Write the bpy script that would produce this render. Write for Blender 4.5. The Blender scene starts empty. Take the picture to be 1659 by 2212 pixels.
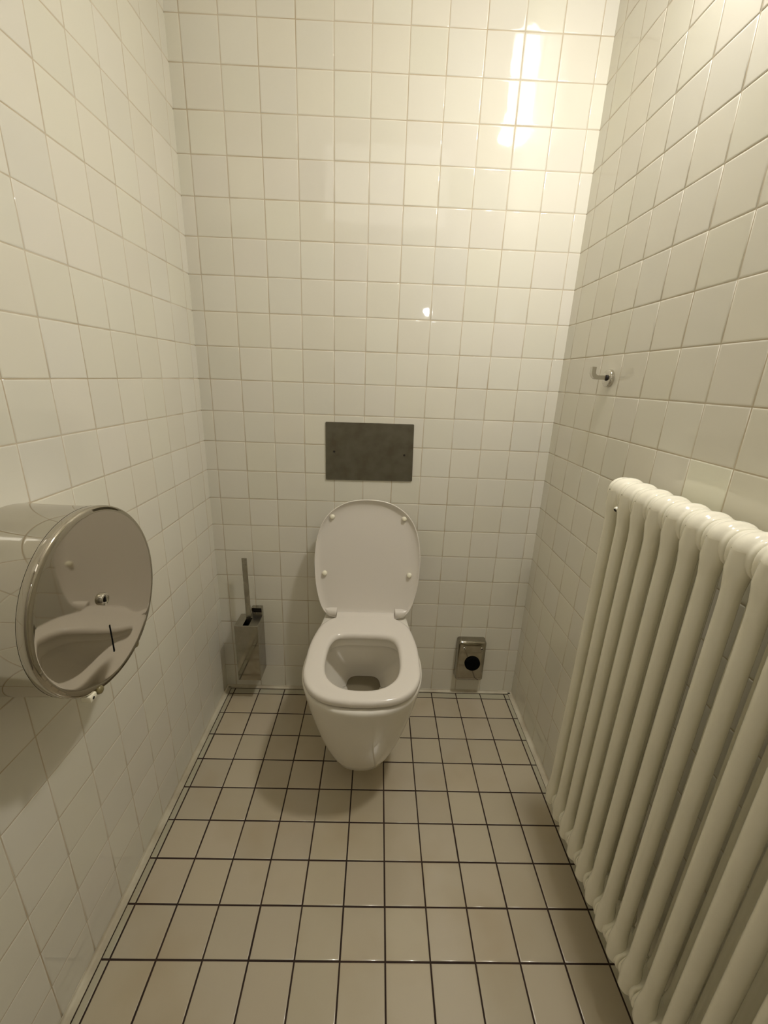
import bpy, bmesh, math, random
from mathutils import Vector, Matrix, noise
random.seed(7)
PI = math.pi
S = bpy.context.scene
COL = S.collection

# ------------------------------------------------------------------ camera
cd = bpy.data.cameras.new('camera'); cam = bpy.data.objects.new('camera', cd); COL.objects.link(cam)
cam.location = (0.5477, -1.4192, 1.2242)
cam.rotation_mode = 'XYZ'; cam.rotation_euler = (1.2605, -0.0361, -0.0096)
cd.sensor_fit = 'HORIZONTAL'; cd.sensor_width = 36.0; cd.lens = 36.0 * 900.38 / 1659.0
cd.clip_start = 0.02; cd.clip_end = 50
S.camera = cam

# ------------------------------------------------------------------ world, exposure
W = bpy.data.worlds.new('world'); S.world = W; W.use_nodes = True
W.node_tree.nodes['Background'].inputs[0].default_value = (0.9, 0.85, 0.7, 1)
W.node_tree.nodes['Background'].inputs[1].default_value = 0.02
S.view_settings.view_transform = 'Standard'; S.view_settings.look = 'None'
S.view_settings.exposure = 0.0; S.view_settings.gamma = 1.0
S.view_settings.use_curve_mapping = False
S.cycles.max_bounces = 12; S.cycles.diffuse_bounces = 8; S.cycles.glossy_bounces = 6
S.cycles.use_denoising = True
S.cycles.sample_clamp_indirect = 3.0
LAMP_STRENGTH = 13.5
LAMP_BOTTOM = 265.0
LAMP_COLOR = (1.0, 0.955, 0.885, 1)
LAMP_POS = (1.085, -0.68, 2.40)

# ------------------------------------------------------------------ room constants
XL, XR = -0.037, 1.1357
YF = -1.80            # wall behind the camera
ZC = 2.85
P = 0.0999
Z0 = 0.1031

# ------------------------------------------------------------------ helpers
def lin(c):
    return tuple((v/12.92 if v <= .04045 else ((v+.055)/1.055)**2.4) for v in c)

def mat(name, color, rough=0.5, metal=0.0, ior=1.5, spec=None, coat=0.0, coat_rough=0.05,
        noise_amt=0.0, noise_scale=20, noise_col=None, bump=0.0, bump_scale=60, rough_noise=0.0):
    m = bpy.data.materials.new(name); m.use_nodes = True
    nt = m.node_tree; b = nt.nodes['Principled BSDF']
    b.inputs['Base Color'].default_value = (*color, 1)
    b.inputs['Roughness'].default_value = rough
    b.inputs['Metallic'].default_value = metal
    b.inputs['IOR'].default_value = ior
    b.inputs['Coat Weight'].default_value = coat
    b.inputs['Coat Roughness'].default_value = coat_rough
    tc = nt.nodes.new('ShaderNodeTexCoord')
    if noise_amt > 0:
        n = nt.nodes.new('ShaderNodeTexNoise'); n.inputs['Scale'].default_value = noise_scale
        n.inputs['Detail'].default_value = 6
        nt.links.new(tc.outputs['Object'], n.inputs['Vector'])
        r = nt.nodes.new('ShaderNodeMapRange'); r.inputs[1].default_value = .38; r.inputs[2].default_value = .68
        r.inputs[3].default_value = 0; r.inputs[4].default_value = noise_amt
        nt.links.new(n.outputs['Fac'], r.inputs[0])
        mx = nt.nodes.new('ShaderNodeMix'); mx.data_type = 'RGBA'
        mx.inputs[6].default_value = (*color, 1); mx.inputs[7].default_value = (*(noise_col or color), 1)
        nt.links.new(r.outputs[0], mx.inputs[0]); nt.links.new(mx.outputs[2], b.inputs['Base Color'])
        if rough_noise:
            r2 = nt.nodes.new('ShaderNodeMapRange'); r2.inputs[1].default_value = .3; r2.inputs[2].default_value = .7
            r2.inputs[3].default_value = rough; r2.inputs[4].default_value = rough + rough_noise
            nt.links.new(n.outputs['Fac'], r2.inputs[0]); nt.links.new(r2.outputs[0], b.inputs['Roughness'])
    if bump > 0:
        n2 = nt.nodes.new('ShaderNodeTexNoise'); n2.inputs['Scale'].default_value = bump_scale
        n2.inputs['Detail'].default_value = 2
        nt.links.new(tc.outputs['Object'], n2.inputs['Vector'])
        bp = nt.nodes.new('ShaderNodeBump'); bp.inputs['Distance'].default_value = bump
        bp.inputs['Strength'].default_value = 1.0
        nt.links.new(n2.outputs['Fac'], bp.inputs['Height']); nt.links.new(bp.outputs[0], b.inputs['Normal'])
    return m

def tile_mat(name, color, rough, stain, stain_amt, stain_scale, bump, bump_scale):
    """glazed tile: the tint attribute carries each tile's own colour variation"""
    m = mat(name, color, rough, bump=bump, bump_scale=bump_scale)
    nt = m.node_tree; b = nt.nodes['Principled BSDF']
    at = nt.nodes.new('ShaderNodeAttribute'); at.attribute_name = 'tint'
    tc = nt.nodes.new('ShaderNodeTexCoord')
    n = nt.nodes.new('ShaderNodeTexNoise'); n.inputs['Scale'].default_value = stain_scale; n.inputs['Detail'].default_value = 3
    nt.links.new(tc.outputs['Object'], n.inputs['Vector'])
    r = nt.nodes.new('ShaderNodeMapRange'); r.inputs[1].default_value = .5; r.inputs[2].default_value = .75
    r.inputs[3].default_value = 0; r.inputs[4].default_value = stain_amt
    nt.links.new(n.outputs['Fac'], r.inputs[0])
    mu = nt.nodes.new('ShaderNodeMix'); mu.data_type = 'RGBA'; mu.blend_type = 'MULTIPLY'
    mu.inputs[0].default_value = 1; mu.inputs[6].default_value = (*color, 1)
    nt.links.new(at.outputs['Color'], mu.inputs[7])
    mx = nt.nodes.new('ShaderNodeMix'); mx.data_type = 'RGBA'
    nt.links.new(r.outputs[0], mx.inputs[0]); nt.links.new(mu.outputs[2], mx.inputs[6])
    mx.inputs[7].default_value = (*stain, 1)
    nt.links.new(mx.outputs[2], b.inputs['Base Color'])
    return m

M = {}
M['tile'] = tile_mat('white_glazed_tile', (0.745, 0.724, 0.64), 0.045, (0.74, 0.71, 0.62), 0.25, 5, 0.00022, 26)
M['floor_tile'] = tile_mat('beige_floor_tile', (0.50, 0.442, 0.335), 0.24, (0.42, 0.34, 0.22), 0.55, 4.5, 0.00006, 60)
_b = M['floor_tile'].node_tree.nodes['Principled BSDF']; _b.inputs['Coat Weight'].default_value = 0.5; _b.inputs['Coat Roughness'].default_value = 0.02
M['wall_grout'] = mat('wall_grout', (0.60, 0.54, 0.43), 0.85, noise_amt=0.9, noise_scale=7, noise_col=(0.46, 0.38, 0.26))
M['floor_grout'] = mat('floor_grout', (0.022, 0.010, 0.006), 0.85, noise_amt=0.6, noise_scale=9, noise_col=(0.05, 0.026, 0.014))
M['plaster'] = mat('white_plaster', (0.82, 0.79, 0.72), 0.8)
M['trim'] = mat('cove_trim_paint', (0.62, 0.58, 0.46), 0.45, noise_amt=0.7, noise_scale=14, noise_col=(0.40, 0.34, 0.24))
M['door'] = mat('door_paint', (0.30, 0.27, 0.22), 0.4)
M['dark'] = mat('dark_gap', (0.012, 0.008, 0.006), 0.7)  # near-black: painted shade inside openings, also used on dark screws
M['ceramic'] = mat('toilet_ceramic', (0.80, 0.77, 0.70), 0.07, bump=0.00005, bump_scale=20)
M['seat'] = mat('seat_plastic', (0.75, 0.71, 0.655), 0.17)
M['bumper'] = mat('bumper_plastic', (0.88, 0.85, 0.70), 0.2)
M['water'] = mat('bowl_water', (0.22, 0.19, 0.13), 0.12)
M['steel'] = mat('polished_steel', (0.60, 0.575, 0.52), 0.03, 1.0, noise_amt=0.5, noise_scale=14, noise_col=(0.53, 0.505, 0.45), rough_noise=0.03)
M['mirror'] = mat('mirror_steel', (0.50, 0.468, 0.41), 0.035, 1.0)
M['holder'] = mat('smudged_steel', (0.40, 0.375, 0.32), 0.04, 1.0, noise_amt=0.7, noise_scale=30, noise_col=(0.31, 0.285, 0.23), rough_noise=0.09)
M['chrome'] = mat('chrome', (0.60, 0.58, 0.53), 0.06, 1.0)
M['satin'] = mat('satin_steel', (0.43, 0.41, 0.35), 0.22, 1.0, noise_amt=0.6, noise_scale=25, noise_col=(0.33, 0.31, 0.25), rough_noise=0.15)
M['brushed'] = mat('brushed_steel', (0.50, 0.48, 0.42), 0.38, 1.0, noise_amt=0.6, noise_scale=30, noise_col=(0.40, 0.38, 0.32))
M['plate'] = mat('dark_brushed_steel', (0.205, 0.193, 0.150), 0.36, 0.75, noise_amt=0.9, noise_scale=22, noise_col=(0.145, 0.128, 0.090), rough_noise=0.12)
M['rubber'] = mat('black_rubber', (0.004, 0.004, 0.004), 0.9)
M['rubber'].node_tree.nodes['Principled BSDF'].inputs['Specular IOR Level'].default_value = 0.05
M['radiator'] = mat('radiator_enamel', (0.86, 0.835, 0.72), 0.13, noise_amt=0.5, noise_scale=16, noise_col=(0.81, 0.78, 0.66), bump=0.00035, bump_scale=90)
M['brush'] = mat('black_bristle', (0.02, 0.012, 0.01), 0.8)
M['cutter'] = mat('smoked_plastic', (0.20, 0.17, 0.08), 0.3)
M['paper'] = mat('paper', (0.8, 0.78, 0.7), 0.9)

def emis(name, col, st):
    m = bpy.data.materials.new(name); m.use_nodes = True; nt = m.node_tree
    b = nt.nodes['Principled BSDF']
    b.inputs['Base Color'].default_value = (0.8, 0.8, 0.8, 1); b.inputs['Roughness'].default_value = .2
    b.inputs['Emission Color'].default_value = col; b.inputs['Emission Strength'].default_value = st
    return m
M['opal'] = emis('lit_opal_glass', LAMP_COLOR, LAMP_STRENGTH)
M['bulb'] = emis('lit_lamp_glass', LAMP_COLOR, LAMP_BOTTOM)
M['wall_glint'] = emis('glint_emission', (0.95, 0.97, 1.0, 1), 40.0)  # emitter of the added light behind the camera

def link(name, me, m=None, parent=None, smooth=False, loc=None):
    o = bpy.data.objects.new(name, me); COL.objects.link(o)
    if m is not None and not me.materials: me.materials.append(m)
    if parent is not None: o.parent = parent
    if loc is not None: o.location = loc
    if smooth:
        for p_ in me.polygons: p_.use_smooth = True
    return o

def bm_obj(name, bm, m=None, parent=None, smooth=False, auto=None):
    if parent is not None:      # all shapes are modelled in room coordinates
        off = world_loc(parent)
        bmesh.ops.translate(bm, verts=bm.verts, vec=-off)
    bmesh.ops.recalc_face_normals(bm, faces=bm.faces)
    if auto is not None:
        for f in bm.faces: f.smooth = True
        for e in bm.edges:
            if len(e.link_faces) == 2 and e.calc_face_angle(0) > math.radians(auto): e.smooth = False
    me = bpy.data.meshes.new(name); bm.to_mesh(me); bm.free()
    return link(name, me, m, parent, smooth)

def world_loc(o):
    v = Vector(o.location)
    while o.parent is not None:
        o = o.parent; v += Vector(o.location)
    return v

def thing(name, label, cat, loc, group=None):
    o = bpy.data.objects.new(name, None); COL.objects.link(o); o.location = loc
    o.empty_display_size = 0.05
    o['label'] = label; o['category'] = cat
    if group: o['group'] = group
    return o

def box(bm, x0, x1, y0, y1, z0, z1, bevel=0.0, seg=2):
    r = bmesh.ops.create_cube(bm, size=1.0)
    for v in r['verts']:
        v.co = Vector((x0+(v.co.x+.5)*(x1-x0), y0+(v.co.y+.5)*(y1-y0), z0+(v.co.z+.5)*(z1-z0)))
    if bevel:
        es = list({e for v in r['verts'] for e in v.link_edges})
        bmesh.ops.bevel(bm, geom=es, offset=bevel, segments=seg, affect='EDGES', profile=0.5)

def loft(bm, rings, cap0=False, cap1=False, closed=True):
    vs = [[bm.verts.new(p_) for p_ in r] for r in rings]
    n = len(rings[0])
    for a, b in zip(vs[:-1], vs[1:]):
        for i in range(n if closed else n-1):
            j = (i+1) % n
            bm.faces.new((a[i], a[j], b[j], b[i]))
    if cap0: bm.faces.new(list(reversed(vs[0])))
    if cap1: bm.faces.new(vs[-1])
    return vs

def lathe(bm, c, axis, prof, n=32, cap0=True, cap1=True, ang0=0):
    """prof: (distance along axis, radius)"""
    axis = Vector(axis).normalized(); c = Vector(c)
    t = Vector((0, 0, 1)) if abs(axis.z) < .9 else Vector((1, 0, 0))
    u = axis.cross(t).normalized(); w = axis.cross(u)
    rings = [[c + axis*d + (u*math.cos(ang0+2*PI*i/n) + w*math.sin(ang0+2*PI*i/n))*r for i in range(n)] for d, r in prof]
    return loft(bm, rings, cap0, cap1)

def tube(bm, pts, r, n=12, cap=True):
    pts = [Vector(p_) for p_ in pts]; rings = []
    up = None
    for i, p_ in enumerate(pts):
        d = (pts[min(i+1, len(pts)-1)] - pts[max(i-1, 0)]).normalized()
        if up is None:
            up = Vector((0, 0, 1)) if abs(d.z) < .9 else Vector((1, 0, 0))
        u = d.cross(up).normalized(); w = u.cross(d).normalized(); up = w
        rr = r[i] if isinstance(r, (list, tuple)) else r
        rings.append([p_ + (u*math.cos(2*PI*k/n) + w*math.sin(2*PI*k/n))*rr for k in range(n)])
    loft(bm, rings, cap, cap)

def catmull(pts, n):
    """closed Catmull-Rom through 2D points, n samples by uniform parameter"""
    m = len(pts); out = []
    for k in range(n):
        t = k*m/n; i = int(t); f = t-i
        p0, p1, p2, p3 = (pts[(i+q-1) % m] for q in range(4))
        out.append(tuple(0.5*((2*b)+(-a+c)*f+(2*a-5*b+4*c-d)*f*f+(-a+3*b-3*c+d)*f**3) for a, b, c, d in zip(p0, p1, p2, p3)))
    # resample by arc length so that the loops of a loft line up
    return resample(out, n)

def resample(pts, n):
    m = len(pts); L = [0]
    for i in range(m): L.append(L[-1] + math.dist(pts[i], pts[(i+1) % m]))
    out = []; j = 0
    for k in range(n):
        s = L[-1]*k/n
        while L[j+1] < s: j += 1
        f = (s-L[j])/max(1e-9, L[j+1]-L[j])
        out.append(tuple(a+(b-a)*f for a, b in zip(pts[j], pts[(j+1) % m])))
    return out

def mirror_half(half):
    """half outline (x>=0) from back centre to front centre -> closed loop"""
    left = [(-x, y) for x, y in reversed(half) if x > 1e-6]
    return list(half) + left

# ------------------------------------------------------------------ tiled surfaces
def tiled(name, origin, U, V, N, us, vs, gap, m_tile, m_grout, back, depth=0.0009, tint_fn=None, tilt=0.0022, jit=0.0003, jamp=0.024, hole=None):
    """origin + u*U + v*V, N faces the room; us/vs are the grout line positions; back: slab thickness"""
    U, V, N, O = Vector(U), Vector(V), Vector(N), Vector(origin)
    bm = bmesh.new(); lay = bm.loops.layers.float_color.new('tint')
    def pt(u, v, h): return O + U*u + V*v + N*h
    for i in range(len(us)-1):
        for j in range(len(vs)-1):
            u0, u1, v0, v1 = us[i]+gap/2, us[i+1]-gap/2, vs[j]+gap/2, vs[j+1]-gap/2
            if i == 0: u0 = us[0]-.004      # the tile runs into the corner
            if i == len(us)-2: u1 = us[-1]+.004
            if hole and hole(0.5*(u0+u1), 0.5*(v0+v1)): continue
            if u1-u0 < .004 or v1-v0 < .004: continue
            ju, jv = random.uniform(-jit, jit), random.uniform(-jit, jit)
            u0 += ju; u1 += ju; v0 += jv; v1 += jv
            tu, tv = random.uniform(-tilt, tilt), random.uniform(-tilt, tilt)
            cu, cv = (u0+u1)/2, (v0+v1)/2
            rings = []
            small = min(u1-u0, v1-v0)
            for ins, h in ((0, -depth), (0.0003, -0.0005), (0.0010, -0.00014), (0.0026, 0), (min(0.0045, small*.3), 0)):
                q = [(u0+ins, v0+ins), (u1-ins, v0+ins), (u1-ins, v1-ins), (u0+ins, v1-ins)]
                rings.append([bm.verts.new(pt(a, b, h + (tu*(a-cu)+tv*(b-cv) if h > -.001 else 0))) for a, b in q])
            k = 1+random.uniform(-jamp, jamp)
            tint = (k*(1+random.uniform(-.008, .008)), k, k*(1+random.uniform(-.02, .02)), 1)
            if tint_fn:
                t2 = tint_fn(cu, cv)
                if t2: tint = tuple(a*b for a, b in zip(tint, t2))+(1,) if len(t2) == 3 else t2
            fs = []
            for a, b in zip(rings[:-1], rings[1:]):
                for q in range(4):
                    fs.append(bm.faces.new((a[q], a[(q+1) % 4], b[(q+1) % 4], b[q])))
            fs.append(bm.faces.new(rings[-1]))
            for f in fs:
                f.smooth = True; f.material_index = 0
                for l in f.loops: l[lay] = tint[:4]
    # grout bed and slab behind
    a0, a1, b0, b1 = us[0], us[-1], vs[0], vs[-1]
    h0, h1 = -0.0006, -back
    c = [bm.verts.new(pt(a, b, h)) for h in (h0, h1) for a, b in ((a0, b0), (a1, b0), (a1, b1), (a0, b1))]
    for f in ((0, 1, 2, 3), (7, 6, 5, 4), (0, 4, 5, 1), (1, 5, 6, 2), (2, 6, 7, 3), (3, 7, 4, 0)):
        ff = bm.faces.new([c[q] for q in f]); ff.material_index = 1
        for l in ff.loops: l[lay] = (1, 1, 1, 1)
    me = bpy.data.meshes.new(name)
    bm.normal_update()
    # make the tile faces look into the room
    for f in bm.faces:
        if f.material_index == 0 and f.normal.dot(N) < -1e-4: f.normal_flip()
    bm.to_mesh(me); bm.free()
    me.materials.append(m_tile); me.materials.append(m_grout)
    o = bpy.data.objects.new(name, me); COL.objects.link(o); o['kind'] = 'structure'
    return o

zs = [0.002] + [Z0 + P*k for k in range(0, 28)]
zs = [z for z in zs if z < ZC-0.01] + [ZC]
# back wall (x lines every 10 cm)
xs = [XL] + [0.1*i for i in range(0, 12)] + [XR]
tiled('wall_back', (0, 0, 0), (1, 0, 0), (0, 0, 1), (0, -1, 0), xs, zs, 0.0020, M['tile'], M['wall_grout'], 0.10)
# left wall: y lines
ys = [0.0] + [0.0369 + P*k for k in range(0, 18)]
ys = [y for y in ys if y < -YF-.02] + [-YF]
tiled('wall_left', (XL, 0, 0), (0, -1, 0), (0, 0, 1), (1, 0, 0), ys, zs, 0.0017, M['tile'], M['wall_grout'], 0.10)
# right wall; one replaced tile above the radiator is whiter than the rest
ysr = [0.0] + [0.0497 + 0.0998*k for k in range(0, 18)]
ysr = [y for y in ysr if y < -YF-.02] + [-YF]
def odd(u, v):
    return (1.10, 1.12, 1.10) if (0.65 < u < 0.745 and 1.01 < v < 1.09) else None
tiled('wall_right', (XR, 0, 0), (0, -1, 0), (0, 0, 1), (-1, 0, 0), ysr, zs, 0.0017, M['tile'], M['wall_grout'], 0.10, tint_fn=odd)
# wall behind the camera
dx0, dx1, dz = 0.15, 0.95, 2.05
tiled('wall_front', (0, YF, 0), (1, 0, 0), (0, 0, 1), (0, 1, 0), xs, zs, 0.0020, M['tile'], M['wall_grout'], 0.10)
# floor
fx = [XL+0.001, -0.0185] + [0.1*i for i in range(0, 12)] + [1.1185, XR-0.001]
fy = [0.001, 0.0138] + [0.0427 + 0.1006*k for k in range(0, 18)]
fy = [y for y in fy if y < -YF-.02] + [-YF]
def fl_skip(u, v): return u < -0.0185 or u > 1.1185 or v < 0.0138
def fl_t(u, v):
    if u < 0 or u > 1.1 or v < 0.0427: return (0.92, 0.98, 0.98)
    return None
tiled('floor', (0, 0, 0), (1, 0, 0), (0, -1, 0), (0, 0, 1), fx, fy, 0.0034, M['floor_tile'], M['floor_grout'], 0.10, tint_fn=fl_t, hole=fl_skip, tilt=0.0012, jamp=0.05)

bm = bmesh.new(); box(bm, XL-.1, XR+.1, YF-.1, 0.1, ZC, ZC+.1)
o = bm_obj('ceiling', bm, M['plaster']); o['kind'] = 'structure'

# cove trims between floor and walls: quarter-round strips
def cove(name, path_pts, inward, w=0.0175, h=0.0075):
    bm = bmesh.new()
    prof = []
    prof.append((0.0, -0.001)); prof.append((w, -0.001)); prof.append((w, 0.0012))
    for k in range(9):
        a = PI/2*k/8
        prof.append((w*0.45 - (w*0.45-0.001)*math.sin(a), 0.0012 + (h-0.0012)*(1-math.cos(a))))
    prof.append((0.0, h+.0008))
    rings = []
    for p_ in path_pts:
        rings.append([Vector(p_) + Vector(inward)*a + Vector((0, 0, b)) for a, b in prof])
    loft(bm, rings, True, True)
    o = bm_obj(name, bm, M['trim'], auto=40); o['kind'] = 'structure'
    return o
cove('trim_1', [(XL+.0005, -0.001-0.02*k, 0) for k in range(0, 90)], (1, 0, 0))
cove('trim_2', [(XR-.0005, -0.001-0.02*k, 0) for k in range(0, 90)], (-1, 0, 0))
cove('trim_3', [(XL+0.0005+(XR-XL-.001)*k/50, -0.0005, 0) for k in range(51)], (0, -1, 0), 0.0125, 0.0070)

# door behind the camera
bm = bmesh.new()
box(bm, dx0, dx1, YF+.002, YF+.035, 0.004, dz, .002)
d = bm_obj('door_1', bm, M['door']); d['kind'] = 'structure'
bm = bmesh.new()
for x0, x1, z0, z1 in ((dx0-.07, dx0-.002, 0.001, dz+.07), (dx1+.002, dx1+.07, 0.001, dz+.07), (dx0-.002, dx1+.002, dz+.002, dz+.07)):
    box(bm, x0, x1, YF+.001, YF+.045, z0, z1, .003)
bm_obj('door_frame', bm, M['door'], d)
bm = bmesh.new()
lathe(bm, (dx1-.06, YF+.035, 1.03), (0, 1, 0), [(0, .024), (.006, .024), (.008, .020)], 24)
tube(bm, [(dx1-.06, YF+.04, 1.03), (dx1-.06, YF+.085, 1.03), (dx1-.075, YF+.092, 1.03), (dx1-.18, YF+.092, 1.03)], .009, 12)
bm_obj('door_handle', bm, M['satin'], d, smooth=True)

# glowing panel added over the door as soft fill light (behind the camera)
bm = bmesh.new(); box(bm, dx0, dx1, YF+.002, YF+.010, 2.18, 2.62)
wn = bm_obj('fill_panel_1', bm, emis('fill_panel_glow', (1.0, 0.95, 0.86, 1), 1.0)); wn['kind'] = 'structure'
bm = bmesh.new()
for x0, x1, z0, z1 in ((dx0-.05, dx0, 2.13, 2.67), (dx1, dx1+.05, 2.13, 2.67), (dx0, dx1, 2.13, 2.18), (dx0, dx1, 2.62, 2.67)):
    box(bm, x0, x1, YF+.001, YF+.03, z0, z1, .002)
bm_obj('fill_panel_frame', bm, M['door'], wn)

# ------------------------------------------------------------------ wall lamp and added glint light
LX, LY, LZ = LAMP_POS
t = thing('wall_lamp', 'lit opal glass lamp fixed high on right wall over the radiator', 'lamp', (XR, LY, LZ))
bm = bmesh.new(); box(bm, XR-.0035, XR-.0002, LY-.05, LY+.05, LZ-.12, LZ+.12, .001)
bm_obj('lamp_base', bm, M['plaster'], t)
bm = bmesh.new()
lathe(bm, (XR-.056, LY, LZ), (0, 0, 1), [(-.20, .050), (-.19, .052), (.10, .048), (.12, .038), (.128, .012)], 28)
bm_obj('lamp_shade', bm, M['opal'], t, auto=40)
bm = bmesh.new(); lathe(bm, (XR-.066, LY, LZ-.2005), (0, 0, -1), [(0, .062), (.006, .059), (.012, .047), (.016, .021)], 28)
bm_obj('bulb', bm, M['bulb'], t, smooth=True)


t = thing('added_glint_light', 'unseen round light added on the door for a glint on the back wall', 'lamp', (0.857, YF+.035, 1.675))  # added emitter, out of view; puts a small white glint on the back wall
bm = bmesh.new(); lathe(bm, (0.857, YF+.0352, 1.675), (0, 1, 0), [(0, .040), (.010, .040), (.014, .034)], 28)
bm_obj('glint_light_ring', bm, M['satin'], t, smooth=False)
bm = bmesh.new(); lathe(bm, (0.857, YF+.049, 1.675), (0, 1, 0), [(0, .027), (.002, .026), (.004, .018)], 24)
bm_obj('glint_light_lens', bm, M['wall_glint'], t, smooth=True)

# ------------------------------------------------------------------ toilet
TX = 0.5235
toilet = thing('toilet', 'white wall-hung toilet with its seat lid raised against the back wall', 'toilet', (TX, 0, 0.08))
NB = 96
def D(w, yf, yb, ny, sq=1.0, wb=None):
    """D-shaped half outline: half width w, front yf, back yb, widest at ny; back half-width wb"""
    wb = w if wb is None else wb
    pts = [(0, yb), (wb*.5, yb), (wb*.93, yb), (wb, yb-.006)]
    pts += [(wb+(w-wb)*.45, yb+(ny-yb)*.45), (wb+(w-wb)*.85, yb+(ny-yb)*.8), (w, ny)]
    for k in range(1, 7):
        a = PI/2*k/6
        e = 2.0/(2.0+.35*sq)
        x = w*math.cos(a)**e if k < 6 else 0
        y = ny+(yf-ny)*math.sin(a)**e
        pts.append((x, y))
    return catmull(mirror_half(pts), NB)
def ring(o2, z): return [Vector((TX+x, y, z)) for x, y in o2]
bm = bmesh.new()
yb = -0.0005
outer = [  # z, halfwidth, front y, widest y, back halfwidth
    (0.078, .040, -.380, -.27, .030), (0.0795, .075, -.430, -.28, .070), (0.0855, .092, -.449, -.29, .090), (0.100, .106, -.464, -.30, .102),
    (0.13, .118, -.479, -.31, .112), (0.17, .131, -.496, -.32, .110), (0.22, .144, -.513, -.33, .118), (0.28, .158, -.531, -.34, .125),
    (0.33, .168, -.545, -.35, .130), (0.37, .1745, -.5545, -.355, .134), (0.388, .177, -.559, -.36, .136), (0.398, .1778, -.5605, -.36, .136),
    (0.4035, .1755, -.558, -.36, .134), (0.4065, .170, -.552, -.36, .131)]
rings = [ring(D(w, yf, yb-.0001*i, ny, 1.0, wb), z) for i, (z, w, yf, ny, wb) in enumerate(outer)]
# flat rim and basin
def IN(w, yf, y_b, z):
    h = [(0, y_b), (w*.55, y_b-.002), (w*.86, y_b-.020), (w*.985, y_b-.062), (w, (y_b+yf)/2), (w*.93, yf+.075), (w*.68, yf+.026), (w*.35, yf+.005), (0, yf)]
    return ring(catmull(mirror_half(h), NB), z)
rings += [IN(.128, -.523, -.215, .4065), IN(.124, -.517, -.221, .405), IN(.1205, -.5135, -.224, .399), IN(.1195, -.5125, -.225, .372),
          IN(.122, -.514, -.222, .366), IN(.131, -.521, -.213, .357), IN(.131, -.519, -.204, .335), IN(.123, -.508, -.192, .305),
          IN(.108, -.480, -.176, .272), IN(.088, -.425, -.162, .240), IN(.074, -.345, -.155, .214), IN(.066, -.292, -.154, .196),
          IN(.058, -.272, -.158, .180), IN(.048, -.264, -.166, .120)]
loft(bm, rings, True, True)
bm_obj('bowl', bm, M['ceramic'], toilet, smooth=True)
bm = bmesh.new()
bm.faces.new([bm.verts.new(p_) for p_ in IN(.069, -.298, -.150, .190)])
bm_obj('water', bm, M['water'], toilet)

# seat
def seat_out(off, z):
    w = .1685-off; b = -.150-off*.6; f = -.5535+off
    h = [(0, b), (.070, b), (.100-off*.5, b-.002), (.137-off, b-.034), (w-.016, b-.068), (w-.002, -.30), (w, -.37), (w-.004, -.45), (w-.030, -.508), (w-.075, -.541+off*.6), (w-.130, f+.0015), (0, f)]
    h = [(max(x, 0), y) for x, y in h]
    return ring(catmull(mirror_half(h), NB), z)
def seat_in(off, z):
    w = .1085+off; b = -.2565+off; f = -.5045-off
    h = [(0, b), (w*.50, b-.001), (w*.80, b-.010), (w*.955, b-.045), (w, -.355), (w*.985, -.41), (w*.88, -.4535-off*.5), (w*.64, -.485-off*.8), (w*.35, f+.004), (0, f)]
    return ring(catmull(mirror_half(h), NB), z)
SZ0, SZ1 = .4125, .4345
so = [seat_out(.006, SZ0), seat_out(.002, SZ0+.0015), seat_out(0, SZ0+.006), seat_out(0, SZ1-.010), seat_out(.0012, SZ1-.0055), seat_out(.0045, SZ1-.002), seat_out(.010, SZ1-.0004), seat_out(.018, SZ1)]
si = [seat_in(.014, SZ1), seat_in(.008, SZ1-.001), seat_in(.004, SZ1-.0035), seat_in(.0012, SZ1-.008), seat_in(0, SZ1-.013), seat_in(.001, SZ0+.003), seat_in(.004, SZ0)]
bm = bmesh.new()
vs = loft(bm, so+si)
for i in range(NB):
    j = (i+1) % NB
    bm.faces.new((vs[-1][i], vs[-1][j], vs[0][j], vs[0][i]))
seat = bm_obj('seat', bm, M['seat'], toilet, smooth=True)
# rear tab of the seat that reaches back to the hinge
bm = bmesh.new()
prof = [(-.165, SZ0), (-.165, SZ1-.0002), (-.140, SZ1), (-.128, SZ1-.0002), (-.119, SZ1-.002), (-.112, SZ1-.007), (-.110, SZ1-.013), (-.112, SZ0+.001), (-.118, SZ0-.001)]
loft(bm, [[Vector((TX+x, y, z)) for y, z in prof] for x in (-.0995, -.098, 0, .098, .0995)], True, True)
bm_obj('hinge_tab', bm, M['seat'], seat, auto=50)
# small buffers between seat and rim
for x, y in ((-.145, -.30), (.145, -.30), (-.118, -.47), (.118, -.47)):
    bm = bmesh.new(); lathe(bm, (TX+x, y, .4063), (0, 0, 1), [(0, .007), (.0070, .007)], 16)
    bm_obj('seat_buffer', bm, M['bumper'], seat)

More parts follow.
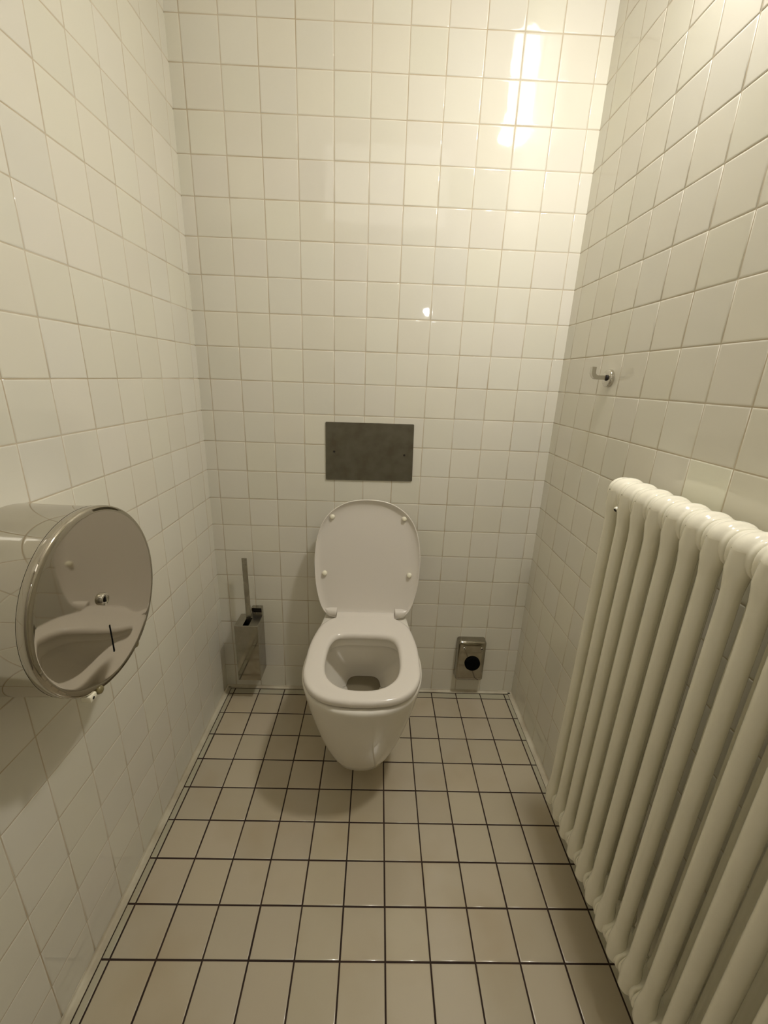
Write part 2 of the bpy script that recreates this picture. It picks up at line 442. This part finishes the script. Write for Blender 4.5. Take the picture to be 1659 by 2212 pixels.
# lid: built flat in (x, s) coordinates, then leaned back about the hinge
LEAN = math.atan2(.066, .395)
HY, HZ = -.113, .432
def lp(x, s, d):
    """x across, s up along the lid, d towards the room"""
    return Vector((TX+.0015+x, HY + s*math.sin(LEAN) - d*math.cos(LEAN), HZ + s*math.cos(LEAN) + d*math.sin(LEAN)))
def lid_ring(off, d, top=.402):
    h = [(0, -.020+off), (.060, -.020+off), (.112-off*.5, -.0205+off), (.140-off, -.008+off*.6), (.160-off, .022+off*.3), (.1765-off, .085), (.183-off, .150), (.1835-off, .205), (.176-off, .265), (.156-off*.8, .322-off*.4), (.121-off*.6, .364-off*.7), (.068, .393-off), (0, top-off)]
    return [lp(x, s, d) for x, s in catmull(mirror_half(h), 120)]
bm = bmesh.new()
rr = [lid_ring(.030, -.0060), lid_ring(.016, -.0056), lid_ring(.006, -.0035), lid_ring(.0015, .0005), lid_ring(0, .005), lid_ring(0, .0105), lid_ring(.0010, .0125), lid_ring(.0024, .0128),
      lid_ring(.0038, .0118), lid_ring(.0070, .0080), lid_ring(.013, .0042), lid_ring(.021, .0016), lid_ring(.031, .0002), lid_ring(.044, -.0004)]
loft(bm, rr, True, True)
lid = bm_obj('lid', bm, M['seat'], toilet, smooth=True)
# hinge shoulders at the two lower corners of the lid
for s_ in (-1, 1):
    bm = bmesh.new()
    prof = [(.012, .001), (.0085, .007), (.0055, .0125), (.003, .0145), (-.004, .0158), (-.012, .0150), (-.018, .0115), (-.020, .006), (-.020, .001)]
    rings = []
    for k, x in enumerate((.1030, .1045, .118, .130, .140, .147)):
        sc = (0.96, 1, 1, .97, .80, .40)[k]
        rings.append([lp(s_*x, (q if q > 0 else q)*sc + (1-sc)*.018, max(0.0005, e*sc)) for q, e in prof])
    loft(bm, rings, True, True)
    bm_obj('hinge_shoulder', bm, M['seat'], lid, auto=45)
for x, s in ((-.1255, .338), (.1225, .338), (-.149, .137), (.148, .137)):
    bm = bmesh.new()
    c = lp(x, s, -.001); ax = (lp(x, s, 1)-lp(x, s, 0))
    lathe(bm, c, ax, [(0, .0096), (.004, .0090), (.008, .0080), (.0110, .0060), (.0124, .0030)], 20)
    o = bm_obj('bumper', bm, M['bumper'], lid, smooth=True); o['label'] = 'small glossy cream lid bumper'
for s_ in (-1, 1):
    bm = bmesh.new()
    lathe(bm, (TX+s_*.100, -.104, .418), (s_, 0, 0), [(0, .009), (.014, .009)], 20)
    box(bm, TX+s_*.108-.012, TX+s_*.108+.012, -.114, -.090, .4055, .420, .003)
    bm_obj('hinge', bm, M['seat'], toilet, auto=40)

# ------------------------------------------------------------------ flush plate
t = thing('flush_plate', 'dark brushed metal cover plate on the wall above the toilet lid', 'plate', (0.5205, 0, .982))
bm = bmesh.new()
c = [(0.3714, 1.0797), (0.6676, 1.0812), (0.6712, .8857), (0.3716, .8821)]
rad = .004; pl = []
for i in range(4):
    p_, a, b = Vector(c[i]), Vector(c[i-1]), Vector(c[(i+1) % 4])
    d1, d2 = (a-p_).normalized(), (b-p_).normalized()
    for k in range(5):
        f = k/4; q = (p_+d1*rad)*(1-f)**2 + p_*2*f*(1-f) + (p_+d2*rad)*f*f
        pl.append(q)
cx = Vector((.5205, .982))
rings = [[Vector((q.x, -.0003, q.y)) for q in pl], [Vector((q.x, -.0034, q.y)) for q in pl],
         [Vector((q.x + (cx.x-q.x)*.004, -.0042, q.y+(cx.y-q.y)*.006)) for q in pl]]
loft(bm, rings, True, True)
pl_o = bm_obj('plate', bm, M['plate'], t)
for x, z in ((.4005, .981), (.6395, .9765)):
    bm = bmesh.new(); lathe(bm, (x, -.0040, z), (0, -1, 0), [(0, .0036), (.0008, .0034), (.0012, .0028)], 16)
    o = bm_obj('screw', bm, M['dark'], t)

# ------------------------------------------------------------------ brush holder (wall box) and brush
BX0, BX1, BY, BZ0, BZ1 = .0425, .1275, -.088, .103, .340
t = thing('brush_holder', 'polished steel box on the back wall holding the toilet brush', 'holder', ((BX0+BX1)/2, 0, BZ0))
w_ = .0015
sx0, sx1, sy0, sy1 = .072, .094, BY+.004, -.030     # slot in the lid
bm = bmesh.new()
def panel(bm, x0, x1, y0, y1, z0, z1): box(bm, x0, x1, y0, y1, z0, z1, .0004, 1)
panel(bm, BX0, BX1, BY, BY+w_, BZ0, BZ1)
panel(bm, BX0, BX0+w_, BY+w_, -.004, BZ0, BZ1)
panel(bm, BX1-w_, BX1, BY+w_, -.004, BZ0, BZ1)
panel(bm, BX0+w_, BX1-w_, -.004-w_, -.004, BZ0, BZ1)
panel(bm, BX0+w_, BX1-w_, BY+w_, -.004-w_, BZ0, BZ0+w_)
bm_obj('housing', bm, M['holder'], t)
bm = bmesh.new()
panel(bm, BX0, sx0, BY, -.004, BZ1, BZ1+.0014)
panel(bm, sx1, BX1, BY, -.004, BZ1, BZ1+.0014)
panel(bm, sx0, sx1, sy1, -.004, BZ1, BZ1+.0014)
panel(bm, sx0, sx1, BY, sy0, BZ1, BZ1+.0014)
bm_obj('top_cover', bm, M['brushed'], t)
# wall bracket: open folded loop that rises behind the box
bm = bmesh.new()
panel(bm, .088, .127, -.0042, -.0003, .20, .378)
panel(bm, .088, .127, -.020, -.0042, .3764, .378)
panel(bm, .088, .0895, -.020, -.0042, .3416, .3764)
panel(bm, .1255, .127, -.020, -.0042, .3416, .3764)
bm_obj('wall_bracket', bm, M['satin'], t)
bm = bmesh.new(); panel(bm, .0897, .1253, -.0060, -.0044, .350, .3762)  # near-black sheet stands in for the shade inside the bracket opening
bm_obj('bracket_shade', bm, M['dark'], t)

t = thing('toilet_brush', 'toilet brush with flat steel handle standing in the wall box', 'brush', (.083, -.055, .12))
bm = bmesh.new()
hx, hy = .0845, -.050
loft(bm, [[Vector((hx-.0092+dx, hy-.0012+dy, z)), Vector((hx+.0092+dx, hy-.0012+dy, z)), Vector((hx+.0092+dx, hy+.0012+dy, z)), Vector((hx-.0092+dx, hy+.0012+dy, z))]
          for z, dx, dy in ((.30, .0015, 0), (.40, .001, 0), (.50, 0, .001), (.595, -.0008, .002))], True, True)
bm_obj('handle', bm, M['satin'], t)
bm = bmesh.new(); lathe(bm, (.0845, -.050, .125), (0, 0, 1), [(0, .012), (.01, .020), (.07, .024), (.09, .010), (.19, .004)], 20)
bm_obj('brush_head', bm, M['brush'], t, smooth=True)

# ------------------------------------------------------------------ stainless wall box with black push button
t = thing('push_button_box', 'small polished steel wall box with round black button', 'push button', (.943, 0, .16))
PX0, PX1, PZ0, PZ1, PD = .8870, .9985, .079, .262, .040
def rrect(x0, x1, z0, z1, r, n=6):
    out = []
    for cx_, cz_, a0 in ((x1-r, z1-r, 0), (x0+r, z1-r, PI/2), (x0+r, z0+r, PI), (x1-r, z0+r, 1.5*PI)):
        for k in range(n+1):
            a = a0+PI/2*k/n; out.append((cx_+r*math.cos(a), cz_+r*math.sin(a)))
    return out
bm = bmesh.new(); rings = []
for y, g, r in ((-.0003, 0, .010), (-.026, .0006, .010), (-.031, .0020, .0095), (-.0345, .0045, .009), (-.0365, .0085, .008), (-.0372, .013, .007), (-.0374, .019, .006)):
    rings.append([Vector((x, y, z)) for x, z in rrect(PX0+g, PX1-g, PZ0+g+(.0 if y < -.02 else 0), PZ1-g, r)])
loft(bm, rings, True, True)
bm_obj('housing', bm, M['holder'], t, auto=60)
bm = bmesh.new(); lathe(bm, (.9480, -.0372, .1655), (0, -1, 0), [(0, .0305), (.006, .0300), (.0085, .0285), (.009, .024)], 40)
bm_obj('button', bm, M['rubber'], t, smooth=True)
for x in (.9100, .9790):
    bm = bmesh.new(); lathe(bm, (x, -.0372, .2335), (0, -1, 0), [(0, .0066), (.0018, .0064), (.0036, .0050), (.0040, .0036), (.0030, .0030)], 24)
    sc_ = bm_obj('screw', bm, M['chrome'], t, smooth=True)
    bm = bmesh.new(); lathe(bm, (x, -.0403, .2335), (0, -1, 0), [(0, .0031), (.0003, .0031)], 6)
    bm_obj('screw_socket', bm, M['dark'], sc_)

# ------------------------------------------------------------------ coat hook on the right wall
HKY, HKZ = -.306, 1.2450
t = thing('coat_hook', 'chrome coat hook with round rosette on the right wall', 'hook', (XR, HKY, HKZ))
bm = bmesh.new(); lathe(bm, (XR-.0002, HKY, HKZ), (-1, 0, 0), [(0, .0215), (.0075, .0215), (.0092, .0205), (.0100, .0185)], 40)
bm_obj('rosette', bm, M['chrome'], t, auto=40)
bm = bmesh.new()
pts = [(XR-.009, HKY, HKZ+.001), (XR-.022, HKY, HKZ+.001), (XR-.034, HKY, HKZ+.001)]
for k in range(1, 9):
    a = PI/2*k/8; pts.append((XR-.034-.013*math.sin(a), HKY, HKZ+.001+.013*(1-math.cos(a))))
pts += [(XR-.047, HKY, HKZ+.018), (XR-.047, HKY, HKZ+.026)]
rings = []
for i, p_ in enumerate(pts):
    q0, q1 = Vector(pts[max(i-1, 0)]), Vector(pts[min(i+1, len(pts)-1)])
    d_ = (q1-q0).normalized(); nrm = Vector((d_.z, 0, -d_.x)); b_ = Vector((0, 1, 0))
    rings.append([Vector(p_)+nrm*a+b_*c_ for a, c_ in ((-.0052, -.0062), (.0052, -.0062), (.0052, .0062), (-.0052, .0062))])
loft(bm, rings, True, True)
bm_obj('hook_arm', bm, M['chrome'], t, auto=35)
bm = bmesh.new(); lathe(bm, (XR-.0098, HKY-.004, HKZ+.001), (-1, 0, 0), [(0, .0075), (.003, .0072), (.0045, .005)], 20)
bm_obj('set_screw', bm, M['dark'], t, smooth=True)

# ------------------------------------------------------------------ radiator
NSEC, PITCH, RY0 = 17, .0456, -.583
RXF, RXB, RR = 1.0495, 1.0945, .0125
RCX = (RXF+RXB)/2
radiator = thing('radiator', 'cream column radiator mounted along the right wall', 'radiator', (RCX, RY0, .13))
def head_ring(y, s, zc, up, n=28):
    """stadium cross-section in x-z"""
    out = []
    a_, b_ = .0352*s, .0345*s
    for k in range(n):
        th = 2*PI*k/n; e = 2/2.35
        c_, s_ = math.cos(th), math.sin(th)
        out.append(Vector((RCX+math.copysign(abs(c_)**e, c_)*a_, y, zc+math.copysign(abs(s_)**e, s_)*b_)))
    return out
HEADP = [(-.5, .80), (-.485, .86), (-.44, .90), (-.38, .905), (-.33, .88), (-.29, .87), (-.24, .90), (-.16, .955), (-.06, .99), (.04, 1.0), (.14, .985), (.22, .94), (.28, .89), (.33, .875), (.38, .90), (.44, .90), (.485, .86), (.5, .80)]
def section_mesh(seed):
    bm = bmesh.new(); rnd = random.Random(seed)
    for zc, sgn in ((1.0125, 1), (.166, -1)):
        rings = [head_ring(-p_*PITCH, s, zc, sgn) for p_, s in HEADP]
        loft(bm, rings, True, True)
    for x in (RXF, RXB):
        prof = [(.150, .0150), (.185, .0170), (.205, .0150), (.222, .0132), (.240, RR), (.60, RR), (.945, RR), (.962, .0132), (.978, .0150), (.992, .0170), (1.02, .0150)]
        lathe(bm, (x, 0, 0), (0, 0, 1), prof, 24, False, False)
    if True:     # lumpy paint and rust on the bottom header
        for v in bm.verts:
            if v.co.z < .22:
                k = min(1, (.22-v.co.z)/.04)
                v.co += Vector(noise.noise_vector(Vector((v.co.x*70, v.co.y*70+seed*3, v.co.z*70))))*.0022*k
    bmesh.ops.translate(bm, verts=bm.verts, vec=(-RCX, 0, -.13))
    bmesh.ops.recalc_face_normals(bm, faces=bm.faces)
    for f in bm.faces: f.smooth = True
    me = bpy.data.meshes.new('section'); bm.to_mesh(me); bm.free(); me.materials.append(M['radiator'])
    return me
secs = [section_mesh(k) for k in range(4)]
for i in range(NSEC):
    o = bpy.data.objects.new('section', secs[i % 4]); COL.objects.link(o)
    o.parent = radiator; o.location = (0, -PITCH*i, 0)
for z in (1.0125, .166):
    bm = bmesh.new(); lathe(bm, (RCX, RY0+PITCH*.5-.001, z), (0, 1, 0), [(0, .022), (.004, .022), (.006, .018)], 6)
    bm_obj('end_plug', bm, M['radiator'], radiator, auto=30)
bm = bmesh.new()      # screw fitting seen in the gap beside the first column
VD = Vector((-.85, -.2, -.45)).normalized(); VB = Vector((RCX-.016, RY0-.0232, .9945))
lathe(bm, VB, VD, [(0, .0055), (.020, .0055), (.0215, .0042)], 16)
o = bm_obj('air_vent', bm, M['radiator'], radiator, auto=30)
bm = bmesh.new(); lathe(bm, VB+VD*.0213, VD, [(0, .0036), (.0006, .0036)], 12)
bm_obj('vent_slot', bm, M['dark'], o)
for y in (RY0-PITCH*1.5, RY0-PITCH*13.5):
    for z in (.93, .25):
        bm = bmesh.new(); box(bm, RXB+.005, XR-.0003, y-.010, y+.010, z-.014, z+.014, .002)
        bm_obj('wall_bracket', bm, M['radiator'], radiator)

# ------------------------------------------------------------------ paper dispenser
DY, DZ, DR, DX = -.7905, .8555, .1555, .0945
disp = thing('paper_dispenser', 'large round polished steel toilet paper dispenser on left wall', 'paper dispenser', (XL, DY, DZ))
bm = bmesh.new()
nA = 96
prof = [(0.0003, DR*1.0), (.010, DR*1.0), (.060, DR-.0008), (.117, DR-.0012), (.1175, DR+.0002)]
lathe(bm, (XL, DY, DZ), (1, 0, 0), prof, nA, True, True)
bm_obj('drum', bm, M['steel'], disp, auto=40)
# front cover: thin domed disc with a rolled rim; bottom edge slightly dented
bm = bmesh.new()
def cover_pt(r, a, h):
    y, z = r*math.cos(a), r*math.sin(a)
    q = r/DR
    # slight dome that turns down near the rim
    dome = .0013*q**2 - .0012*(max(0, q-.93)/.07)**2
    dent = -.0015*math.exp(-(((y+.02)/.06)**2+((z+.135)/.035)**2)) + .0008*math.exp(-(((y-.07)/.03)**2+((z+.09)/.03)**2))
    return Vector((DX+h+(dome+dent if h > -.002 else 0), DY+y, DZ+z))
center = bm.verts.new(cover_pt(0, 0, 0)); prev = None
specs = [(DR*k/40*.965, 0) for k in range(1, 41)] + [(DR*.975, -.0003), (DR*.987, -.0001), (DR*.994, -.0009), (DR*1.000, -.0016), (DR*1.004, -.0045), (DR*1.005, -.010), (DR*1.0, -.0135)]
for r, h in specs:
    cur = [bm.verts.new(cover_pt(r, 2*PI*k/nA, h)) for k in range(nA)]
    for k in range(nA):
        j = (k+1) % nA
        if prev is None: bm.faces.new((center, cur[k], cur[j]))
        else: bm.faces.new((prev[k], cur[k], cur[j], prev[j]))
    prev = cur
cover = bm_obj('front_cover', bm, M['mirror'], disp, smooth=True)
bm = bmesh.new(); lathe(bm, (DX-.001, -.7945, .8555), (1, 0, 0), [(0, .0105), (.0055, .0105), (.0068, .0095), (.0072, .0070), (.0066, .0062)], 28)
lock = bm_obj('lock', bm, M['chrome'], cover, auto=40)
bm = bmesh.new(); box(bm, DX+.0050, DX+.0066, -.7957, -.7938, .8510, .8600)
bm_obj('keyhole', bm, M['dark'], disp)
bm = bmesh.new()
sl = []
for k in range(17):
    a = PI*k/16; sl.append((.0018*math.cos(a), .0255+.0018*math.sin(a)))
for k in range(17):
    a = PI+PI*k/16; sl.append((.0018*math.cos(a), -.0255+.0018*math.sin(a)))
loft(bm, [[Vector((DX+h, -.789+y, .775+z)) for y, z in sl] for h in (-.003, .0004)], True, True)
bm_obj('window_slot', bm, M['rubber'], disp)
for y, z, x0, x1, out in ((-.842, .6985, .070, .098, -.001), (-.712, .7000, .072, .092, .0035)):
    bm = bmesh.new(); a = math.atan2(z-DZ, y-DY)
    c = Vector((0, DY+math.cos(a)*(DR+out), DZ+math.sin(a)*(DR+out)))
    lathe(bm, c+Vector((x0, 0, 0)), (1, 0, 0), [(0, .0075), (x1-x0-.004, .0075), (x1-x0-.001, .006), (x1-x0, .003)], 20)
    bm_obj('tear_guard', bm, M['cutter'], disp, smooth=True)

bm = bmesh.new(); box(bm, .080, .0970, -.866, -.850, .7055, .7165, .002)
gb = bm_obj('guard_bracket', bm, M['bumper'], disp, auto=40); gb['label'] = 'small cream bracket under the drum rim'
bm = bmesh.new(); lathe(bm, (.0969, -.859, .7105), (1, 0, 0), [(0, .0026), (.0004, .0026)], 12)
bm_obj('bracket_hole', bm, M['dark'], gb)
